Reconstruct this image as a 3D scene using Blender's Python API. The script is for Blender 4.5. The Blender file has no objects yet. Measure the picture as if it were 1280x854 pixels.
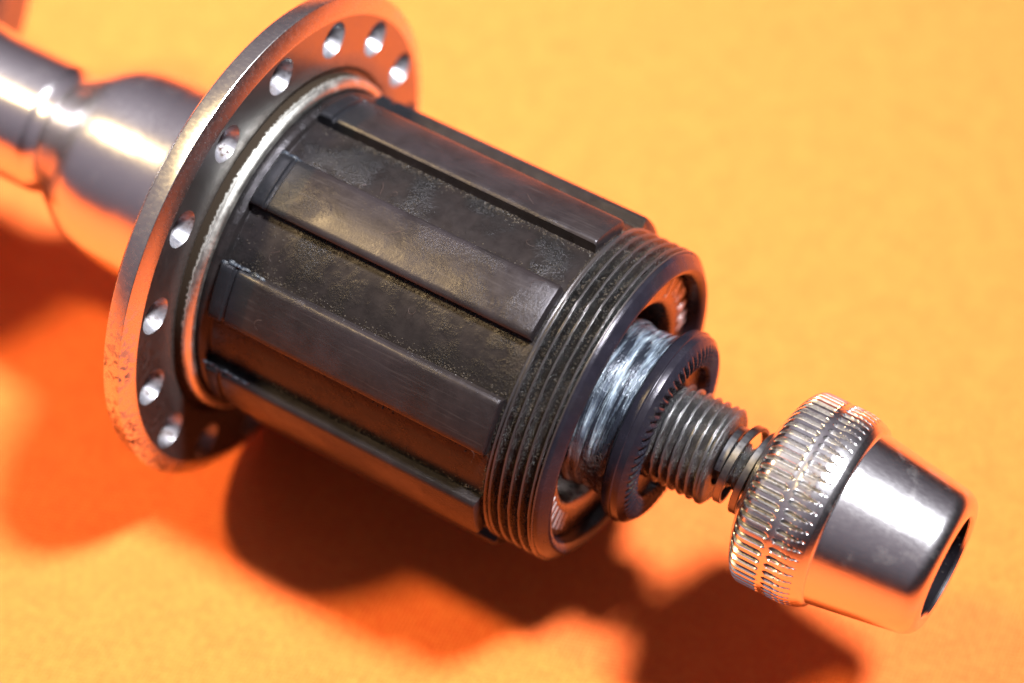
import bpy, bmesh, math, random
from math import sin, cos, pi, radians
from mathutils import Matrix, Vector
random.seed(7)
sc = bpy.context.scene
MM = 0.001
AX = 26.0                     # height of the hub axle above the cloth (mm) = flange radius

# ------------------------------------------------------------------ camera
cam_d = bpy.data.cameras.new('camera')
cam = bpy.data.objects.new('camera', cam_d); sc.collection.objects.link(cam)
CR, CU, CB = (0.85124426, 0.52476968, 0.0), (-0.41863053, 0.67907284, 0.60299964), (0.31643593, -0.51329998, 0.79774146)
CP = (0.10344242, -0.12350684, 0.21984091)
cam.matrix_world = Matrix(((CR[0], CU[0], CB[0], CP[0]), (CR[1], CU[1], CB[1], CP[1]), (CR[2], CU[2], CB[2], CP[2]), (0, 0, 0, 1)))
cam_d.lens = 55.0; cam_d.sensor_width = 22.38; cam_d.sensor_fit = 'HORIZONTAL'
cam_d.clip_start = 0.01; cam_d.clip_end = 50
cam_d.dof.use_dof = True; cam_d.dof.focus_distance = 0.2285; cam_d.dof.aperture_fstop = 8.0
sc.camera = cam

# ------------------------------------------------------------------ dim room and two lamps
w = bpy.data.worlds.new('World'); sc.world = w; w.use_nodes = True
wn = w.node_tree; bg = wn.nodes['Background']
tc = wn.nodes.new('ShaderNodeTexCoord'); dp = wn.nodes.new('ShaderNodeVectorMath'); dp.operation = 'DOT_PRODUCT'; dp.inputs[1].default_value = (-.40, -.05, .74)
rp = wn.nodes.new('ShaderNodeValToRGB')
wn.links.new(tc.outputs['Generated'], dp.inputs[0]); wn.links.new(dp.outputs['Value'], rp.inputs[0]); wn.links.new(rp.outputs[0], bg.inputs[0])
rp.color_ramp.elements[0].position = 0.02; rp.color_ramp.elements[0].color = (.020, .016, .020, 1)
rp.color_ramp.elements[1].position = 0.80; rp.color_ramp.elements[1].color = (.38, .325, .38, 1)
bg.inputs[1].default_value = 1.0

def lamp(name, loc, size, power, col, aim=(.02, 0, .01), spread=180):
    d = bpy.data.lights.new(name, 'AREA'); d.shape = 'DISK'; d.size = size; d.energy = power; d.color = col
    o = bpy.data.objects.new(name, d); sc.collection.objects.link(o)
    d.spread = radians(spread)
    o.location = loc
    o.rotation_euler = (Vector(loc) - Vector(aim)).to_track_quat('Z', 'Y').to_euler()
    return o
lamp('desk_lamp_light', (.165, .060, .420), .070, 2.65, (.97, .98, 1.0), (-.13, .03, 0), 85)
lamp('warm_lamp_light', (-.300, -.110, .560), .070, 6.6, (1.0, .73, .33))

sc.view_settings.view_transform = 'Standard'; sc.view_settings.look = 'None'
sc.view_settings.exposure = 0.0; sc.view_settings.gamma = 1.0
sc.cycles.use_adaptive_sampling = True

# ------------------------------------------------------------------ node helpers
class N:
    def __init__(s, name):
        s.m = bpy.data.materials.new(name); s.m.use_nodes = True; s.t = s.m.node_tree
        s.b = s.t.nodes['Principled BSDF']
    def node(s, typ, **kw):
        n = s.t.nodes.new(typ)
        for k, v in kw.items(): setattr(n, k, v)
        return n
    def link(s, a, b): s.t.links.new(a, b)
    def coord(s, kind='Object', scale=(1, 1, 1)):
        c = s.node('ShaderNodeTexCoord'); m = s.node('ShaderNodeMapping'); m.inputs['Scale'].default_value = scale
        s.link(c.outputs[kind], m.inputs[0]); return m.outputs[0]
    def noise(s, vec, scale=1, detail=4, rough=.55, dist=0):
        n = s.node('ShaderNodeTexNoise'); n.inputs['Scale'].default_value = scale; n.inputs['Detail'].default_value = detail
        n.inputs['Roughness'].default_value = rough; n.inputs['Distortion'].default_value = dist; s.link(vec, n.inputs['Vector']); return n.outputs[0]
    def ramp(s, fac, *stops):
        r = s.node('ShaderNodeValToRGB'); cr = r.color_ramp
        while len(cr.elements) < len(stops): cr.elements.new(.5)
        for e, (p, c) in zip(cr.elements, stops):
            e.position = p; e.color = (c, c, c, 1) if not isinstance(c, tuple) else (*c, 1)
        s.link(fac, r.inputs[0]); return r.outputs[0]
    def mix(s, fac, a, b):
        m = s.node('ShaderNodeMix', data_type='RGBA')
        for v, i in ((fac, 0), (a, 6), (b, 7)):
            if isinstance(v, (int, float)): m.inputs[i].default_value = v if i == 0 else (v, v, v, 1)
            elif isinstance(v, tuple): m.inputs[i].default_value = (*v, 1)
            else: s.link(v, m.inputs[i])
        return m.outputs[2]
    def math(s, op, a, b=0.0, clamp=False):
        m = s.node('ShaderNodeMath', operation=op, use_clamp=clamp)
        for v, i in ((a, 0), (b, 1)):
            if isinstance(v, (int, float)): m.inputs[i].default_value = v
            else: s.link(v, m.inputs[i])
        return m.outputs[0]
    def set(s, **kw):
        names = dict(color='Base Color', metal='Metallic', rough='Roughness', spec='Specular IOR Level', coat='Coat Weight', coatr='Coat Roughness', sheen='Sheen Weight', sheenr='Sheen Roughness', aniso='Anisotropic')
        for k, v in kw.items():
            i = s.b.inputs[names[k]]
            if isinstance(v, tuple): i.default_value = (*v, 1)
            elif isinstance(v, (int, float)): i.default_value = v
            else: s.link(v, i)
    def radius(s, v, unit):      # distance from the hub axle in millimetres / unit
        q = s.node('ShaderNodeSeparateXYZ'); s.link(v, q.inputs[0]); zz = s.math('SUBTRACT', q.outputs[2], AX * MM)
        return s.math('MULTIPLY', s.math('SQRT', s.math('ADD', s.math('MULTIPLY', q.outputs[1], q.outputs[1]), s.math('MULTIPLY', zz, zz))), 1000 / unit)
    def bump(s, h, dist, strength=1.0, prev=None):
        b = s.node('ShaderNodeBump'); b.inputs['Distance'].default_value = dist; b.inputs['Strength'].default_value = strength
        s.link(h, b.inputs['Height'])
        if prev is not None: s.link(prev, b.inputs['Normal'])
        s.link(b.outputs[0], s.b.inputs['Normal']); return b.outputs[0]

# UV convention on every turned part: u = angle * radius-ish (mm), v = axial position (mm)
def mat_cloth():
    n = N('orange_cloth'); v = n.coord('Object')
    mott = n.math('ADD', n.math('MULTIPLY', n.noise(v, 1300, 3, .6), .7), n.math('MULTIPLY', n.noise(v, 330, 2), .3)); fine = n.noise(v, 2600, 2)
    col = n.mix(n.ramp(mott, (.41, 0.0), (.59, 1.0)), (.64, .078, .003), (.69, .112, .010))
    sx = n.node('ShaderNodeSeparateXYZ'); rot = n.node('ShaderNodeMapping'); rot.inputs['Rotation'].default_value = (0, 0, radians(31))
    n.link(v, rot.inputs[0]); n.link(rot.outputs[0], sx.inputs[0])
    p = 2 * pi / .00055
    wx = n.math('SINE', n.math('MULTIPLY', sx.outputs[0], p)); wy = n.math('SINE', n.math('MULTIPLY', sx.outputs[1], p * .8))
    h = n.math('ADD', n.math('MULTIPLY', wx, wy), n.math('MULTIPLY', fine, 1.6))
    col = n.mix(n.ramp(h, (.0, 0.0), (1.4, .35)), col, (.66, .135, .012))
    n.set(color=col, rough=.80, spec=.50, sheen=.04, sheenr=.5)
    b1 = n.bump(h, .00008, .8); n.bump(n.noise(v, 90, 3), .0006, .5, b1)
    return n.m

def mat_alloy(name, base=(.66, .64, .66), r0=.16, r1=.34, grime=.5, aniso=0.0, flange=False, bump=.000006, gx=None, dscale=420, scratch=0, grimecol=(.016, .011, .007)):
    n = N(name); v = n.coord('Object')
    g = n.noise(v, dscale, 6, .62); f = n.noise(v, 2400, 4, .6)
    dirt = n.ramp(g, (.56 - .12 * grime, 0.0), (.74, 1.0))
    dirt = n.math('MULTIPLY', dirt, n.ramp(f, (.3, .35), (.7, 1.0)))
    dirt = n.math('MULTIPLY', dirt, grime)
    col = base
    if flange:      # polished rim, dull face, grime packed against the ring, corrosion on the rim
        s = n.node('ShaderNodeSeparateXYZ'); n.link(v, s.inputs[0])
        rad = n.radius(v, 30)
        radn = n.math('ADD', rad, n.math('MULTIPLY', n.math('SUBTRACT', g, .5), .05))
        col = n.mix(n.ramp(rad, (24.15 / 30, 0.0), (24.22 / 30, 1.0)), tuple(c * .38 for c in base), base)
        inner = n.math('MULTIPLY', n.ramp(radn, (18.6 / 30, 1.0), (20.6 / 30, 0.0)), n.ramp(f, (.25, .3), (.65, .9)))
        pn = n.noise(v, 1500, 5, .65, .4); big = n.noise(v, 160, 2)
        pm = n.math('MULTIPLY', n.ramp(pn, (.50, 0.0), (.56, 1.0)), n.ramp(big, (.34, 0.1), (.52, 1.0)))
        pm = n.math('MULTIPLY', pm, n.ramp(n.math('MULTIPLY', s.outputs[2], 10.0), (.30, 1.0), (.40, .0)))
        pm = n.math('MULTIPLY', pm, n.ramp(rad, (24.3 / 30, .25), (25.2 / 30, 1.0)))
        dirt = n.math('MULTIPLY', dirt, n.ramp(rad, (24.1 / 30, 1.0), (24.3 / 30, .25)))
        dirt = n.math('MAXIMUM', n.math('MAXIMUM', dirt, pm), inner)
    if gx:          # packed grime on one side of an axial position (mm)
        q = n.node('ShaderNodeSeparateXYZ'); n.link(v, q.inputs[0])
        xe = n.math('ADD', n.math('MULTIPLY', q.outputs[0], 100.0), n.math('MULTIPLY', n.math('SUBTRACT', f, .5), .10))
        dirt = n.math('MAXIMUM', dirt, n.ramp(xe, (gx / 10 - .012, 1.0), (gx / 10 + .012, 0.0)))
    col = n.mix(dirt, col, grimecol)
    n.set(color=col, metal=n.math('SUBTRACT', 1.0, n.math('MULTIPLY', dirt, .25 if flange else .9)), spec=n.math('SUBTRACT', .5, n.math('MULTIPLY', dirt, .4)))
    st = n.node('ShaderNodeMapping'); st.inputs['Scale'].default_value = (1500, 2600, 2600); n.link(v, st.inputs[0])
    r = n.ramp(n.noise(st.outputs[0], 1, 4), (.3, r0), (.75, r1))
    if flange: r = n.math('ADD', r, n.ramp(rad, (24.15 / 30, .10), (24.22 / 30, 0.0)))
    n.set(rough=n.math('ADD', r, n.math('MULTIPLY', dirt, .06 if flange else .35), True))
    if aniso:
        tg = n.node('ShaderNodeTangent', direction_type='RADIAL', axis='X'); n.link(tg.outputs[0], n.b.inputs['Tangent']); n.set(aniso=aniso); n.b.inputs['Anisotropic Rotation'].default_value = .25
    b = n.bump(f, bump, .6)
    if scratch:
        sm = n.node('ShaderNodeMapping'); sm.inputs['Scale'].default_value = (140, 2600, 2600); n.link(v, sm.inputs[0])
        b = n.bump(n.noise(sm.outputs[0], 1, 4, .65), scratch, .7, b)
    n.bump(dirt, .000003 if flange else .00002, .6, b)
    return n.m

def mat_black(name='black_oxide_steel', base=(.0118, .0094, .0104), grit=.5, rough=.33, wear=True):
    n = N(name); v = n.coord('Object')
    vo = v; oi = n.node('ShaderNodeObjectInfo'); ad = n.node('ShaderNodeVectorMath', operation='ADD')
    n.link(v, ad.inputs[0]); n.link(n.math('MULTIPLY', oi.outputs['Random'], 7.3), ad.inputs[1]); v = ad.outputs[0]
    big = n.noise(v, 170, 4, .6); med = n.noise(v, 700, 5, .65); fine = n.noise(v, 4200, 4, .7)
    gm = n.math('MULTIPLY', n.ramp(big, (.44, 0.0), (.62, 1.0)), grit)
    col = n.mix(n.ramp(med, (.3, 0.0), (.72, 1.0)), tuple(c * .8 for c in base), tuple(c * 1.25 for c in base))
    col = n.mix(n.math('MULTIPLY', n.ramp(n.noise(v, 230, 3), (.5, 0.0), (.72, 1.0)), .35), col, (.0165, .0130, .0125))
    col = n.mix(gm, col, (.005, .0048, .005))
    if wear:
        st = n.node('ShaderNodeMapping'); st.inputs['Scale'].default_value = (200, 4200, 4200); n.link(v, st.inputs[0])
        sc_ = n.noise(st.outputs[0], 1, 3); col = n.mix(n.math('MULTIPLY', n.ramp(sc_, (.56, 0.0), (.70, 1.0)), .4), col, (.034, .029, .030))
    if wear:        # old grease near the flange, bright line where a sprocket sat, rubbed middle
        q = n.node('ShaderNodeSeparateXYZ'); n.link(vo, q.inputs[0])
        xe = n.math('ADD', n.math('MULTIPLY', q.outputs[0], 25.0), n.math('MULTIPLY', n.math('SUBTRACT', med, .5), .012))
        col = n.mix(n.ramp(xe, (.180, .75), (.188, 0.0)), col, (.0075, .0085, .0105))
        rub = n.math('MULTIPLY', n.ramp(xe, (.20, 0.0), (.30, 1.0), (.62, 1.0), (.645, .2)), n.ramp(n.noise(v, 340, 4), (.35, 0.0), (.65, .8)))
        col = n.mix(rub, col, (.0165, .0136, .0160))
    n.set(color=col, metal=.06, spec=.20); n.b.inputs['Specular Tint'].default_value = (.90, .86, .95, 1)
    r = n.math('ADD', n.ramp(med, (.3, rough - .06), (.72, rough + .07)), n.math('MULTIPLY', gm, -.02), True)
    n.set(rough=r)
    b = n.bump(n.math('MULTIPLY', fine, n.math('ADD', gm, .08)), .00016, .7)
    n.bump(med, .000008, .6, b)
    return n.m

def mat_gritty(name, base=(.030, .028, .027), bump=.0003, scale=3300, rough=.24, metal=.55, crest=None, ccol=(.045, .040, .042), spec=.5):
    n = N(name); v = n.coord('Object'); f = n.noise(v, scale, 5, .72); g = n.noise(v, 600, 4)
    spk = n.ramp(n.noise(v, scale * 1.3, 2), (.66, 0.0), (.72, 1.0))
    col = n.mix(n.ramp(g, (.4, 0.0), (.7, 1.0)), base, tuple(c * 2.3 for c in base))
    col = n.mix(n.math('MULTIPLY', spk, .4), col, (.10, .09, .08))
    r = n.ramp(g, (.35, rough), (.7, rough + .22)); amt = 1.0
    if crest:       # clean worn metal above this radius, oily grit packed below it
        rad = n.radius(v, 20); rad = n.math('ADD', rad, n.math('MULTIPLY', n.math('SUBTRACT', f, .5), .006))
        c = n.ramp(rad, ((crest - .07) / 20, 0.0), ((crest + .05) / 20, 1.0))
        col = n.mix(c, col, ccol); r = n.mix(c, r, .27); amt = n.math('SUBTRACT', 1.0, n.math('MULTIPLY', c, .95))
        metal = n.math('MULTIPLY', c, .55); f = n.math('MULTIPLY', f, amt)
    n.set(color=col, metal=metal, rough=r, spec=spec)
    n.bump(f, bump, .8)
    return n.m

def mat_grease():
    # pale bearing grease smeared round the dark cone (streaks follow the turning direction)
    n = N('greased_cone_steel'); v = n.coord('UV', (.11, 1.5, 1)); v2 = n.coord('UV', (.30, .8, 1)); vo = n.coord('Object')
    s1 = n.noise(v, 1.0, 5, .6, .5); s2 = n.noise(v2, 1.0, 4, .6); f = n.noise(vo, 3000, 3)
    m = n.ramp(n.math('ADD', n.math('MULTIPLY', s1, .65), n.math('MULTIPLY', s2, .38)), (.46, 0.0), (.60, 1.0))
    fl = n.ramp(n.noise(v, 2.2, 4, .7), (.45, 0.0), (.62, 1.0))
    gc = n.mix(fl, (.075, .098, .135), (.27, .33, .375))
    n.set(color=n.mix(m, (.022, .026, .038), gc), metal=n.math('SUBTRACT', .55, n.math('MULTIPLY', m, .55), True),
          rough=n.mix(m, .26, .36), spec=.6)
    b = n.bump(m, .00018, .7); n.bump(n.math('ADD', f, n.math('MULTIPLY', fl, .6)), .00010, .6, b)
    return n.m

M = {}
M['cloth'] = mat_cloth()
M['shell'] = mat_alloy('polished_alloy', (.72, .69, .71), .21, .25, .03, .6)
M['flange'] = mat_alloy('worn_alloy', (.56, .545, .55), .22, .30, .2, flange=True, grimecol=(.035, .021, .012))
M['ring'] = mat_alloy('grimy_alloy_ring', (.46, .45, .42), .34, .46, .35, gx=1.35)
M['hole'] = mat_alloy('bare_countersink', (.27, .27, .30), .28, .44, 1.5, dscale=700, grimecol=(.030, .014, .006), bump=.00002)
M['black'] = mat_black()
M['valley'] = mat_black('grimy_black_steel', (.0095, .0078, .0080), 1.0, .30, False)
M['thread'] = mat_gritty('oily_thread', (.0035, .0033, .0035), .0007, 3600, .13, .0, 16.06, spec=.28)
M['cup'] = mat_alloy('bearing_steel', (.13, .115, .11), .22, .34, .4)
M['mark'] = mat_alloy('etched_white', (.55, .55, .57), .5, .6, .05)
M['cone'] = mat_grease()
M['dark'] = mat_black('dark_cone_steel', (.009, .0085, .013), .15, .24, False)
M['axle'] = mat_gritty('oily_axle', (.010, .010, .011), .0006, 4000, .14, .0, 4.78, (.055, .052, .056), spec=.6)
M['spring'] = mat_alloy('spring_steel', (.15, .147, .155), .26, .40, .3)
M['nut'] = mat_alloy('chromed_nut', (.72, .71, .73), .18, .23, .08, bump=.000002, scratch=.000012)
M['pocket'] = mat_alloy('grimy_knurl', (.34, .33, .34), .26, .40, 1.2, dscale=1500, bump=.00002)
M['bore'] = mat_gritty('dark_bore', (.0025, .002, .003), .00002, 1500, .60, .0, spec=.05)
M['lint'] = mat_gritty('lint_fibre', (.022, .010, .008), .00001, 900, .7, 0.0)
M['grit'] = mat_gritty('grit_grains', (.034, .028, .023), .00003, 900, .12, .2, spec=.9)
M['smear'] = mat_gritty('grey_blue_grease', (.012, .015, .021), .00016, 2400, .26, 0.0, spec=.35)

# ------------------------------------------------------------------ mesh helpers (mm in, metres out)
def finish(name, bm, mat, parent=None, ang=32):
    me = bpy.data.meshes.new(name); bm.normal_update(); bm.to_mesh(me); bm.free()
    me.materials.append(mat)
    for p in me.polygons: p.use_smooth = True
    me.set_sharp_from_angle(angle=radians(ang))
    o = bpy.data.objects.new(name, me); sc.collection.objects.link(o)
    if parent: o.parent = parent
    return o
def pos(x, r, f):          # f = angle from straight up, towards the camera side (-y)
    return Vector((x * MM, -r * sin(f) * MM, (AX + r * cos(f)) * MM))
def lathe(prof, n=160, fn=None, closed=False, f0=radians(-150)):
    """prof: [(x, r)]; fn(x, r, f) -> (x, r) may reshape each point"""
    bm = bmesh.new(); uvl = bm.loops.layers.uv.new('UVMap'); rings = []
    for x, r in prof:
        ring = []
        for k in range(n):
            f = f0 + 2 * pi * k / n
            xx, rr = (x, r) if fn is None else fn(x, r, f)
            ring.append(bm.verts.new(pos(xx, rr, f)))
        rings.append(ring)
    m = len(rings); rmax = max(r for _, r in prof)
    s = [0.0]
    for a, b in zip(prof, prof[1:]): s.append(s[-1] + math.hypot(b[0] - a[0], b[1] - a[1]))
    for i in range(m if closed else m - 1):
        a, b = rings[i], rings[(i + 1) % m]; va = s[i]; vb = s[i + 1] if i + 1 < m else s[i] + 1
        for k in range(n):
            q = (k + 1) % n
            try: fc = bm.faces.new((a[k], b[k], b[q], a[q]))
            except ValueError: continue
            us = [k, k, k + 1, k + 1]; vs = [va, vb, vb, va]
            for lp, u, v in zip(fc.loops, us, vs): lp[uvl].uv = (u * 2 * pi / n * rmax, v)
    return bm
def fillet(prof, r=.12, seg=3):
    """round the corners of a profile"""
    out = [prof[0]]
    for p, q, t in zip(prof, prof[1:], prof[2:]):
        a = Vector(p) - Vector(q); b = Vector(t) - Vector(q); la, lb = a.length, b.length
        if la < 1e-6 or lb < 1e-6: continue
        d = min(r, la * .45, lb * .45); A = Vector(q) + a / la * d; B = Vector(q) + b / lb * d
        for k in range(seg + 1):
            u = k / seg; P = A * (1 - u) ** 2 + Vector(q) * 2 * u * (1 - u) + B * u * u; out.append((P.x, P.y))
    out.append(prof[-1]); return out
def empty(name, loc=(0, 0, 0)):
    o = bpy.data.objects.new(name, None); sc.collection.objects.link(o); o.location = loc; o.empty_display_size = .01; return o
def tag(o, label, cat): o['label'] = label; o['category'] = cat

# ------------------------------------------------------------------ cloth
bm = bmesh.new(); n = 120; S = .45; ctr = (.0, .03); g = []
def cz(x, y):
    d = math.hypot(x, y); k = min(1, max(0, (d - .075) / .12))
    return k * (.0011 * sin(x * 31 + 1.3) * cos(y * 27) + .0007 * sin(x * 13 - y * 41))
for i in range(n + 1):
    g.append([])
    for j in range(n + 1):
        x = ctr[0] + (i / n - .5) * 2 * S; y = ctr[1] + (j / n - .5) * 2 * S
        g[i].append(bm.verts.new((x, y, cz(x, y))))
for i in range(n):
    for j in range(n): bm.faces.new((g[i][j], g[i + 1][j], g[i + 1][j + 1], g[i][j + 1]))
cloth = finish('tablecloth', bm, M['cloth'], None, 80); cloth['kind'] = 'structure'

# ------------------------------------------------------------------ the hub
hub = empty('bicycle_hub')
tag(hub, 'disassembled silver bicycle rear hub with black splined freehub lying on the orange cloth', 'bicycle hub')

# barrel of the shell between the flanges
shell_prof = fillet([(-51.2, 18), (-49.5, 13.5), (-46, 9.6), (-41, 7.5), (-36, 6.95), (-28.4, 7.0), (-27.5, 6.98), (-26.9, 6.72), (-26.0, 6.68), (-25.2, 6.85), (-24.4, 7.25),
    (-23.2, 8.1), (-21.2, 9.45), (-19.4, 10.15), (-17.4, 10.45), (-13, 10.75), (-9, 11.4), (-6, 13.2), (-3.9, 16.0), (-2.3, 19.0)], .8, 4)
finish('barrel', lathe(shell_prof, 144), M['shell'], hub, 50)

# flange with countersunk spoke holes cut through
fl_prof = fillet([(-2.62, 9.0), (-2.62, 24.55), (-2.26, 25.02), (-1.95, 25.6), (0.0, 26.0), (.78, 24.2), (.78, 18.75), (.42, 18.35), (.45, 9.0)], .10, 3)
flbm = lathe(fl_prof, 240, None, True)
fl_src = finish('flange', flbm, M['flange'], None, 28)
def hole_angles():
    vis = [radians(-75.2 + 23.2 * k) for k in range(11)]
    gap = 2 * pi - (vis[-1] - vis[0]); vis += [vis[-1] + gap * k / 6 for k in range(1, 6)]; return vis
HR = 22.0
cut = bmesh.new()
def frustum(bm, f, prof, seg=28, rc=HR):
    c = pos(0, rc, f); er = (pos(0, 1, f) - pos(0, 0, f)).normalized(); ex = Vector((1, 0, 0)); et = ex.cross(er)
    rings = [[bm.verts.new(Vector((x * MM, c.y, c.z)) + (er * cos(2 * pi * k / seg) + et * sin(2 * pi * k / seg)) * r * MM) for k in range(seg)] for x, r in prof]
    fs = []
    for a, b in zip(rings, rings[1:]):
        for k in range(seg): fs.append(bm.faces.new((a[k], a[(k + 1) % seg], b[(k + 1) % seg], b[k])))
    return rings, fs
for f in hole_angles():
    rings, fs = frustum(cut, f, [(-4, 1.35), (-.25, 1.35), (.78, 1.90), (2.2, 2.65)])
    cut.faces.new(rings[0]); cut.faces.new(list(reversed(rings[-1])))
bmesh.ops.recalc_face_normals(cut, faces=cut.faces)
cut_o = finish('cutter', cut, M['hole'])
bmesh_fix = bmesh.new(); bmesh_fix.from_mesh(fl_src.data); bmesh.ops.recalc_face_normals(bmesh_fix, faces=bmesh_fix.faces); bmesh_fix.to_mesh(fl_src.data); bmesh_fix.free()
md = fl_src.modifiers.new('b', 'BOOLEAN'); md.operation = 'DIFFERENCE'; md.object = cut_o; md.solver = 'EXACT'
dg = bpy.context.evaluated_depsgraph_get(); dg.update()
nm = bpy.data.meshes.new_from_object(fl_src.evaluated_get(dg)); fl_src.modifiers.clear(); fl_src.data = nm; nm.name = 'flange'
for p in nm.polygons: p.use_smooth = True
nm.set_sharp_from_angle(angle=radians(28))
bpy.data.objects.remove(cut_o, do_unlink=True)
fl_src.parent = hub
for f in hole_angles():          # bright liner of each countersink
    bm = bmesh.new(); frustum(bm, f, [(.76, 1.885), (.55, 1.76), (-.25, 1.32), (-.5, 1.24), (-2.55, 1.24)])
    finish('spoke_hole', bm, M['hole'], fl_src, 40)
fl2 = fl_src.copy(); sc.collection.objects.link(fl2); fl2.parent = hub      # same flange, turned round, at the far end
fl2.rotation_euler = (0, 0, pi); fl2.location = (-.0532, 0, 0)

# ring between flange and freehub
finish('dust_ring', lathe(fillet([(.3, 17.9), (1.75, 17.85), (2.15, 17.5), (2.2, 16.9), (1.2, 16.8)], .18, 3), 200), M['ring'], hub, 40)

# freehub body: fluted core with nine raised splines
def core(x, r, f): return x, r
fb = finish('freehub_body', lathe(fillet([(.9, 16.6), (2.55, 16.75), (3.1, 16.5), (3.4, 16.0), (33.9, 16.0), (34.35, 16.0), (34.45, 15.2)], .12, 3), 220), M['valley'], hub, 35)
W = radians(19.6); BV = .34
def spline_mesh():
    bm = bmesh.new(); uvl = bm.loops.layers.uv.new('UVMap')
    RT = 17.3; bev = BV / RT
    xs = [(3.25, .35), (3.45, .08), (3.6, 0), (4.72, 0), (4.84, .26), (5.12, .30), (5.3, .04), (5.5, 0), (12, 0), (19, 0), (26, 0), (33.55, 0), (33.75, .07), (33.86, .26)]
    def sect(dr):
        s = [(15.8, -W / 2), (RT - BV * .85 - dr, -W / 2), (RT - .16 - dr, -W / 2 + bev * .35), (RT - dr, -W / 2 + bev)]
        s += [(RT - dr, -W / 2 + bev + (W - 2 * bev) * k / 12) for k in range(1, 12)]
        s += [(RT - dr, W / 2 - bev), (RT - .16 - dr, W / 2 - bev * .35), (RT - BV * .85 - dr, W / 2), (15.8, W / 2)]
        return s
    rows = []
    for x, dr in xs: rows.append([bm.verts.new((x * MM, -r * sin(f) * MM, r * cos(f) * MM)) for r, f in sect(dr)])
    for a, b in zip(rows, rows[1:]):
        for k in range(len(a) - 1): bm.faces.new((a[k], b[k], b[k + 1], a[k + 1]))
    bm.faces.new(rows[0]); bm.faces.new(list(reversed(rows[-1])))
    bmesh.ops.recalc_face_normals(bm, faces=bm.faces)
    return bm
sp0 = finish('spline', spline_mesh(), M['black'], fb, 38)
sp0.location = (0, 0, AX * MM)
for k in range(9):
    o = sp0 if k == 0 else sp0.copy()
    if k: sc.collection.objects.link(o); o.parent = fb
    o.rotation_euler = (radians(16.6 + 40 * k), 0, 0)

# fine external thread at the end of the body (real helix)
def helix(crest, root, pitch, flat=.10, fl=.55):
    def fn(x, r, f):
        if r < 0: return x, -r
        t = (x / pitch - f / (2 * pi)) % 1.0
        d = abs(t - .5) * 2          # 0 at crest, 1 at root
        h = min(1, max(0, (d - flat) / (fl - flat))); h = h * h * (3 - 2 * h)
        return x, crest - (crest - root) * h * r
    return fn
xs = [34.2 + .066 * i for i in range(78)]
prof = [(x, min(1, max(.0, (x - 34.25) / .35)) * min(1, max(.0, (39.3 - x) / .3))) for x in xs]
prof = [(33.95, -15.4)] + [(34.1, -16.08)] + prof + [(39.38, -16.15), (39.42, -15.3)]
finish('thread', lathe(prof, 260, helix(16.22, 15.60, 1.06, .05, .45)), M['thread'], fb, 50)

finish('lip', lathe(fillet([(39.3, 15.6), (39.36, 16.0), (39.75, 15.82), (40.40, 15.0), (40.52, 14.75), (40.35, 14.25), (40.1, 14.0), (38.4, 13.95)], .06, 2), 260), M['dark'], fb, 20)
# bearing cup recessed in the end
cup = finish('bearing_cup', lathe(fillet([(38.3, 13.98), (38.75, 13.9), (38.95, 13.4), (38.95, 10.9), (38.7, 10.45), (37.6, 10.2), (35.0, 10.1), (32.5, 8.0), (32.3, 5)], .22, 4), 160), M['cup'], hub, 40)

# worn lettering etched round the cup
def ring_text(txt, fmid, rmid, size, x, step, parent):
    for k, ch in enumerate(txt):
        cd = bpy.data.curves.new('t', 'FONT'); cd.body = ch; cd.size = size * MM; cd.align_x = 'CENTER'; cd.align_y = 'CENTER'; cd.extrude = .02 * MM; cd.offset = .05 * MM
        t = bpy.data.objects.new('t', cd); sc.collection.objects.link(t)
        dg = bpy.context.evaluated_depsgraph_get(); me = bpy.data.meshes.new_from_object(t.evaluated_get(dg)); bpy.data.objects.remove(t, do_unlink=True)
        f = fmid + step * (k - (len(txt) - 1) / 2)
        c = pos(x, rmid, f); er = (pos(0, 1, f) - pos(0, 0, f)).normalized(); ex = Vector((1, 0, 0)); et = er.cross(ex)
        mt = Matrix(((et.x, er.x, ex.x, c.x), (et.y, er.y, ex.y, c.y), (et.z, er.z, ex.z, c.z), (0, 0, 0, 1)))
        me.transform(mt); me.materials.append(M['mark']); me.name = 'etched_letter'
        o = bpy.data.objects.new('etched_letter', me); sc.collection.objects.link(o); o.parent = parent
ring_text('JAPAN', radians(-72), 12.4, 2.3, 38.97, radians(-10.5), cup)
# short etched strokes on the near side
for f in (97, 103, 109, 116, 122, 128):
    bm = bmesh.new(); a = radians(f); vs = []
    for rr, df in ((11.3, -.8), (11.3, 1.0), (13.1, 3.0), (13.1, 1.2)): vs.append(bm.verts.new(pos(38.985, rr, a + radians(df))))
    fc = bm.faces.new(vs); r = bmesh.ops.extrude_face_region(bm, geom=[fc])
    for v in r['geom']:
        if isinstance(v, bmesh.types.BMVert): v.co.x -= .06 * MM
    bmesh.ops.recalc_face_normals(bm, faces=bm.faces); finish('etched_stroke', bm, M['mark'], cup)

# cone smeared with grease
def lump(amp, s1, s2):
    ph = [random.uniform(0, 6.28) for _ in range(8)]
    def fn(x, r, f):
        d = sum(sin(f * (2 + k * 1.7 // 1) + x * s1 * (1 + .6 * k) + ph[k]) / (1 + .5 * k) for k in range(6))
        return x, r + amp * d * s2
    return fn
cone = finish('cone', lathe([(33.5, 5.2), (35, 7.2), (36.4, 8.1)] + [(37 + .15 * i, 8.45 - .28 * sin(i / 40 * pi) ** 2 + .12 * (i > 30)) for i in range(41)] + [(43.2, 8.3)], 200, lump(.045, 2.2, 1)), M['cone'], hub, 60)

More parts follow.
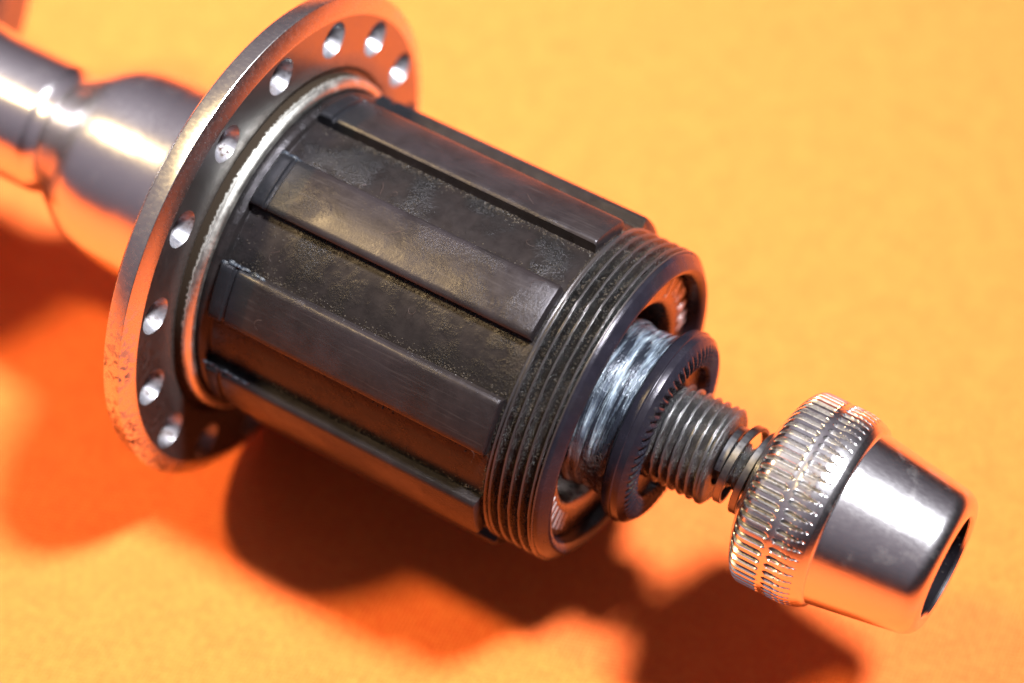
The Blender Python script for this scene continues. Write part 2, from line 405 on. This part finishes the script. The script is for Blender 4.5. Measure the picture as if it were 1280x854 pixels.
# serrated locknut
NT = 60
def serr(x, r, f):
    if x > 45.05 and 6.7 < r < 8.9:
        t = (f * NT / (2 * pi) - (r - 7) * .35) % 1.0
        return x + .46 * (1 - (abs(t - .5) * 2) ** 2) * (.55 + .45 * sin((r - 6.7) / 2.2 * pi)) - .14, r
    return x, r
ln_prof = fillet([(42.7, 7.8), (42.75, 9.45), (43.0, 9.75), (43.85, 9.88), (43.93, 9.72), (44.05, 9.72), (44.55, 9.62), (45.05, 9.05)], .05, 2) + [(45.08, 8.75), (45.1, 8.5), (45.1, 8.1), (45.1, 7.7), (45.1, 7.3), (45.1, 6.95), (44.95, 6.7), (44.3, 6.5), (44.25, 4.4)]
finish('locknut', lathe(ln_prof, 60 * 8, serr), M['dark'], hub, 12)
# threaded hollow axle
xs = [44.4 + .06 * i for i in range(107)]
prof = [(x, min(1, max(0, (50.25 - x) / .2))) for x in xs if x < 50.3] + [(50.4, -4.75), (50.62, -4.45), (50.68, -4.2), (50.68, -2.75), (49, -2.7)]
finish('axle', lathe(prof, 160, helix(4.92, 4.45, .93, .08, .55)), M['axle'], hub, 50)

# ------------------------------------------------------------------ quick release skewer through the hollow axle
qr = empty('quick_release_skewer', (.0645, 0, 0))
tag(qr, 'chromed skewer with knurled conical end nut sticking out of the hollow axle', 'skewer')
def put(o, root): o.parent = root; o.matrix_parent_inverse = Matrix.Translation(root.location).inverted(); return o
xs = [47 + .1 * i for i in range(170)]
put(finish('rod', lathe([(46.9, -.5)] + [(x, 1.0) for x in xs] + [(64.2, -.4)], 64, helix(2.35, 2.0, .8)), M['axle']), qr)
NK = 62
def bandw(x, a, b, e):
    if x <= a or x >= b: return 0.0
    return min(1, (x - a) / e, (b - x) / e)
def knurl(x, r, f):
    if r < 0: return x, -r
    t = (f * NK / (2 * pi)) % 1.0; d = abs(t - .5) * 2
    w1 = bandw(x, 55.7, 59.25, .5)
    w2 = 0.0 if not 59.62 < x < 62.75 else min(1, (x - 59.62) / .3, (62.75 - x) / 2.3)
    half = .58 * math.sqrt(max(0, 1 - (1 - w1) ** 2)) if w1 > 0 else .62 * w2
    g = max(0.0, 1 - (d / half) ** 2) if half > .02 and d < half else 0.0
    return x, r - .42 * g * min(1, 1.6 * max(w1, w2))
kp = [(57.0, -2.4), (56.9, -4.7), (55.0, -4.75), (54.78, -4.95), (54.75, -5.3), (54.85, -5.9), (55.0, 6.7), (55.2, 7.4)]
for i in range(95):
    x = 55.3 + .08 * i
    r = 9.72 - .0 if 57.0 < x < 61.5 else 9.72
    if x < 57.2: r = 9.72 - 2.3 * ((57.2 - x) / 1.95) ** 2.4
    if x > 61.2: r = 9.72 - .42 * ((x - 61.2) / 1.6) ** 1.5
    gr = max(0, 1 - abs(x - 59.45) / .40); r -= .03 * min(1, gr * 1.6)
    kp.append((x, r))
nut = put(finish('adjusting_nut', lathe(kp + [(62.95, -9.18), (63.25, -9.05), (63.42, -8.82), (63.5, -8.62), (63.7, -8.58)] +
    [(63.7 + .25 * i, -(8.58 - 1.32 * (i / 34))) for i in range(1, 35)] + [(72.6, -7.12), (73.05, -6.85), (73.4, -6.45), (73.55, -6.0), (73.58, -5.4), (73.5, -5.15), (73.2, -5.0)], NK * 14, knurl), M['nut'], None, 45), qr)
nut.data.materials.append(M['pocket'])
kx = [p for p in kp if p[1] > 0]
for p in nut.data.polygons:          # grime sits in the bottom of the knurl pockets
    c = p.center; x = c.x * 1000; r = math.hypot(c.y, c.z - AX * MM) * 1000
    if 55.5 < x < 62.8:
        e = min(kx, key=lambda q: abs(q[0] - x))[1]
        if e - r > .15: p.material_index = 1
o = finish('nut_bore', lathe(fillet([(73.3, 5.02), (71.9, 4.95), (71.6, 4.6), (71.6, 3.3), (69.5, 3.0), (69.3, .3)], .15, 3), 96), M['bore'], nut, 40)
o.matrix_parent_inverse = Matrix.Identity(4)
put_o = finish('rod_end', lathe(fillet([(69.0, 2.5), (71.0, 2.4), (71.15, 2.1), (71.0, .2)], .1, 2), 64), M['axle'], qr); put_o.matrix_parent_inverse = Matrix.Translation(qr.location).inverted()

# ------------------------------------------------------------------ volute spring on the skewer
def spring():
    bm = bmesh.new(); turns = 2.75; n = 230; rows = []; wd, th = .74, .34
    f0 = radians(55)
    for i in range(n + 1):
        u = i / n; f = f0 - 2 * pi * turns * u
        t = u * turns
        x = 51.22 if t < .5 else 51.22 + 1.76 * (t - .5)
        r = 3.30 + .72 * min(1, max(0, (t - .45) / .5)) + .10 * max(0, t - 1)
        tl = -.12
        rows.append([bm.verts.new(pos(x + a, r + b, f)) for a, b in ((-wd / 2, -th / 2), (-wd / 2, th * .35), (-wd * .42, th / 2), (wd * .42, th / 2), (wd / 2, th * .35), (wd / 2, -th / 2))])
    for a, b in zip(rows, rows[1:]):
        for k in range(6): bm.faces.new((a[k], a[(k + 1) % 6], b[(k + 1) % 6], b[k]))
    bm.faces.new(rows[0]); bm.faces.new(list(reversed(rows[-1])))
    bmesh.ops.recalc_face_normals(bm, faces=bm.faces); return bm
s = finish('coil_spring', spring(), M['spring'], None, 30)
tag(s, 'small flat-wire conical coil spring between the threaded axle and the knurled nut', 'spring')

# ------------------------------------------------------------------ dirt: grit, grease and lint
def grain(bm, p, size, rnd):
    vs = [bm.verts.new(p + Vector(d) * size * rnd.uniform(.55, 1.2)) for d in ((1, 0, 0), (-1, 0, 0), (0, 1, 0), (0, -1, 0), (0, 0, 1), (0, 0, -1))]
    for a, b, c in ((0, 2, 4), (2, 1, 4), (1, 3, 4), (3, 0, 4), (2, 0, 5), (1, 2, 5), (3, 1, 5), (0, 3, 5)): bm.faces.new((vs[a], vs[b], vs[c]))
def grit():
    bm = bmesh.new(); rnd = random.Random(11); half = math.degrees(W) / 2
    for k in range(-2, 4):                      # valleys that can be seen, grit packed along both walls
        lo = 16.6 + 40 * (k - 1) + half; hi = 16.6 + 40 * k - half
        for j in range(2100):
            x = rnd.uniform(3.6, 33.8)
            clump = .5 + .5 * sin(x * .7 + k * 2.1) * sin(x * .23 + k)
            if rnd.random() > .25 + .75 * clump: continue
            w = abs(rnd.gauss(0, 1.6))
            f = lo + w if rnd.random() < .62 else hi - w
            if x < 8.5 and rnd.random() < .5: f = rnd.uniform(lo, hi)
            if not lo < f < hi: continue
            grain(bm, pos(x, 16.0 + rnd.uniform(-.03, .05), radians(f)), rnd.choice((.045, .055, .075, .10)) * MM, rnd)
        for j in range(260):                    # end of the body, against the thread
            grain(bm, pos(rnd.gauss(34.05, .12), 16.05 + rnd.uniform(-.02, .06), radians(rnd.uniform(-60, 130))), rnd.choice((.03, .05, .07)) * MM, rnd)
    def root(n, x0, x1, pitch, r, sizes):
        for j in range(n):
            f = rnd.uniform(radians(-62), radians(130)); k = rnd.randint(int(x0 / pitch), int(x1 / pitch))
            x = pitch * (k + f / (2 * pi) + rnd.gauss(0, .13))
            if x0 < x < x1: grain(bm, pos(x, r + rnd.uniform(0, .10), f), rnd.choice(sizes) * MM, rnd)
    root(4200, 34.6, 39.2, 1.06, 15.60, (.035, .05, .07, .09))
    root(2200, 45.6, 50.2, .93, 4.45, (.03, .045, .06))
    return bm
o = finish('grit', grit(), M['grit'], fb, 5); o['kind'] = 'stuff'

def smear(spots, seed):
    bm = bmesh.new(); rnd = random.Random(seed)
    for x, f, r, a, b, h in spots:              # flattened lumps of grease
        n1, n2 = 10, 5; top = bm.verts.new(pos(x, r + h, radians(f))); prev = None
        for i in range(1, n2 + 1):
            u = i / n2; ring = []
            for k in range(n1):
                t = 2 * pi * k / n1; j = 1 + rnd.uniform(-.28, .28) * u
                ring.append(bm.verts.new(pos(x + a * u * j * cos(t), r + h * (1 - u * u) * rnd.uniform(.75, 1.2) - .06 * u, radians(f) + b * u * j * sin(t) / r)))
            for k in range(n1):
                q = (k + 1) % n1
                if prev: bm.faces.new((prev[k], ring[k], ring[q], prev[q]))
                else: bm.faces.new((top, ring[k], ring[q]))
            prev = ring
    bmesh.ops.recalc_face_normals(bm, faces=bm.faces); return bm
sp_ = []
rnd = random.Random(5)
for fe, x1 in ((46.9, 7.5), (86.5, 8.0), (-33.5, 6.5), (6.8, 5.5)):
    for j in range(9): sp_.append((3.5 + (x1 - 3.5) * j / 8 + rnd.uniform(-.2, .2), fe + rnd.uniform(-.7, .7), 16.95, rnd.uniform(.25, .5), rnd.uniform(.18, .34), rnd.uniform(.10, .20)))
finish('grease_smear', smear(sp_, 4), M['smear'], fb, 70)

def fibres(spots, rad, step, count, seed):
    bm = bmesh.new(); rnd = random.Random(seed)
    for x, f, r in spots:
        p = pos(x, r + .05, radians(f)); up = (pos(0, 1, radians(f)) - pos(0, 0, radians(f))).normalized()
        d = Vector((rnd.uniform(-1, 1), rnd.uniform(-1, 1), rnd.uniform(-1, 1))); d = (d - up * d.dot(up)).normalized()
        bend = rnd.uniform(-.5, .5); prev = None
        for k in range(count):
            side = up.cross(d).normalized()
            ring = [bm.verts.new(p + (side * cos(a) + up * sin(a)) * rad * MM) for a in (0, 2.09, 4.19)]
            if prev:
                for q in range(3): bm.faces.new((prev[q], prev[(q + 1) % 3], ring[(q + 1) % 3], ring[q]))
            prev = ring; p = p + d * step * MM + up * (.05 * MM * (1 if k < count * .4 else -.6)); bend += rnd.uniform(-.25, .25)
            d = (Matrix.Rotation(bend * .55, 3, up) @ d).normalized()
    bmesh.ops.recalc_face_normals(bm, faces=bm.faces); return bm
spots = [(26.5, -17, 17.35), (24, -15, 17.3), (13, -1, 16.2), (14.5, 2, 16.2), (31.5, 12, 17.3), (22, 34, 16.3), (9, 62, 17.3), (12, 3, 16.3), (29, -4, 16.2), (18, 14, 17.3), (33, 70, 17.2), (8, 36, 16.2), (28, -20, 17.35), (6, 20, 17.3)]
o = finish('lint', fibres(spots, .012, .13, 14, 3), M['lint'], fb, 80); o['kind'] = 'stuff'
rnd = random.Random(9)
spots = [(min(42.6, max(39.9, rnd.gauss(41.4, .7))), rnd.gauss(87, 11), 8.35 + rnd.uniform(0, .12)) for _ in range(420)]
o = finish('dirt_tuft', fibres(spots, .020, .10, 7, 5), M['lint'], cone, 80); o['kind'] = 'stuff'
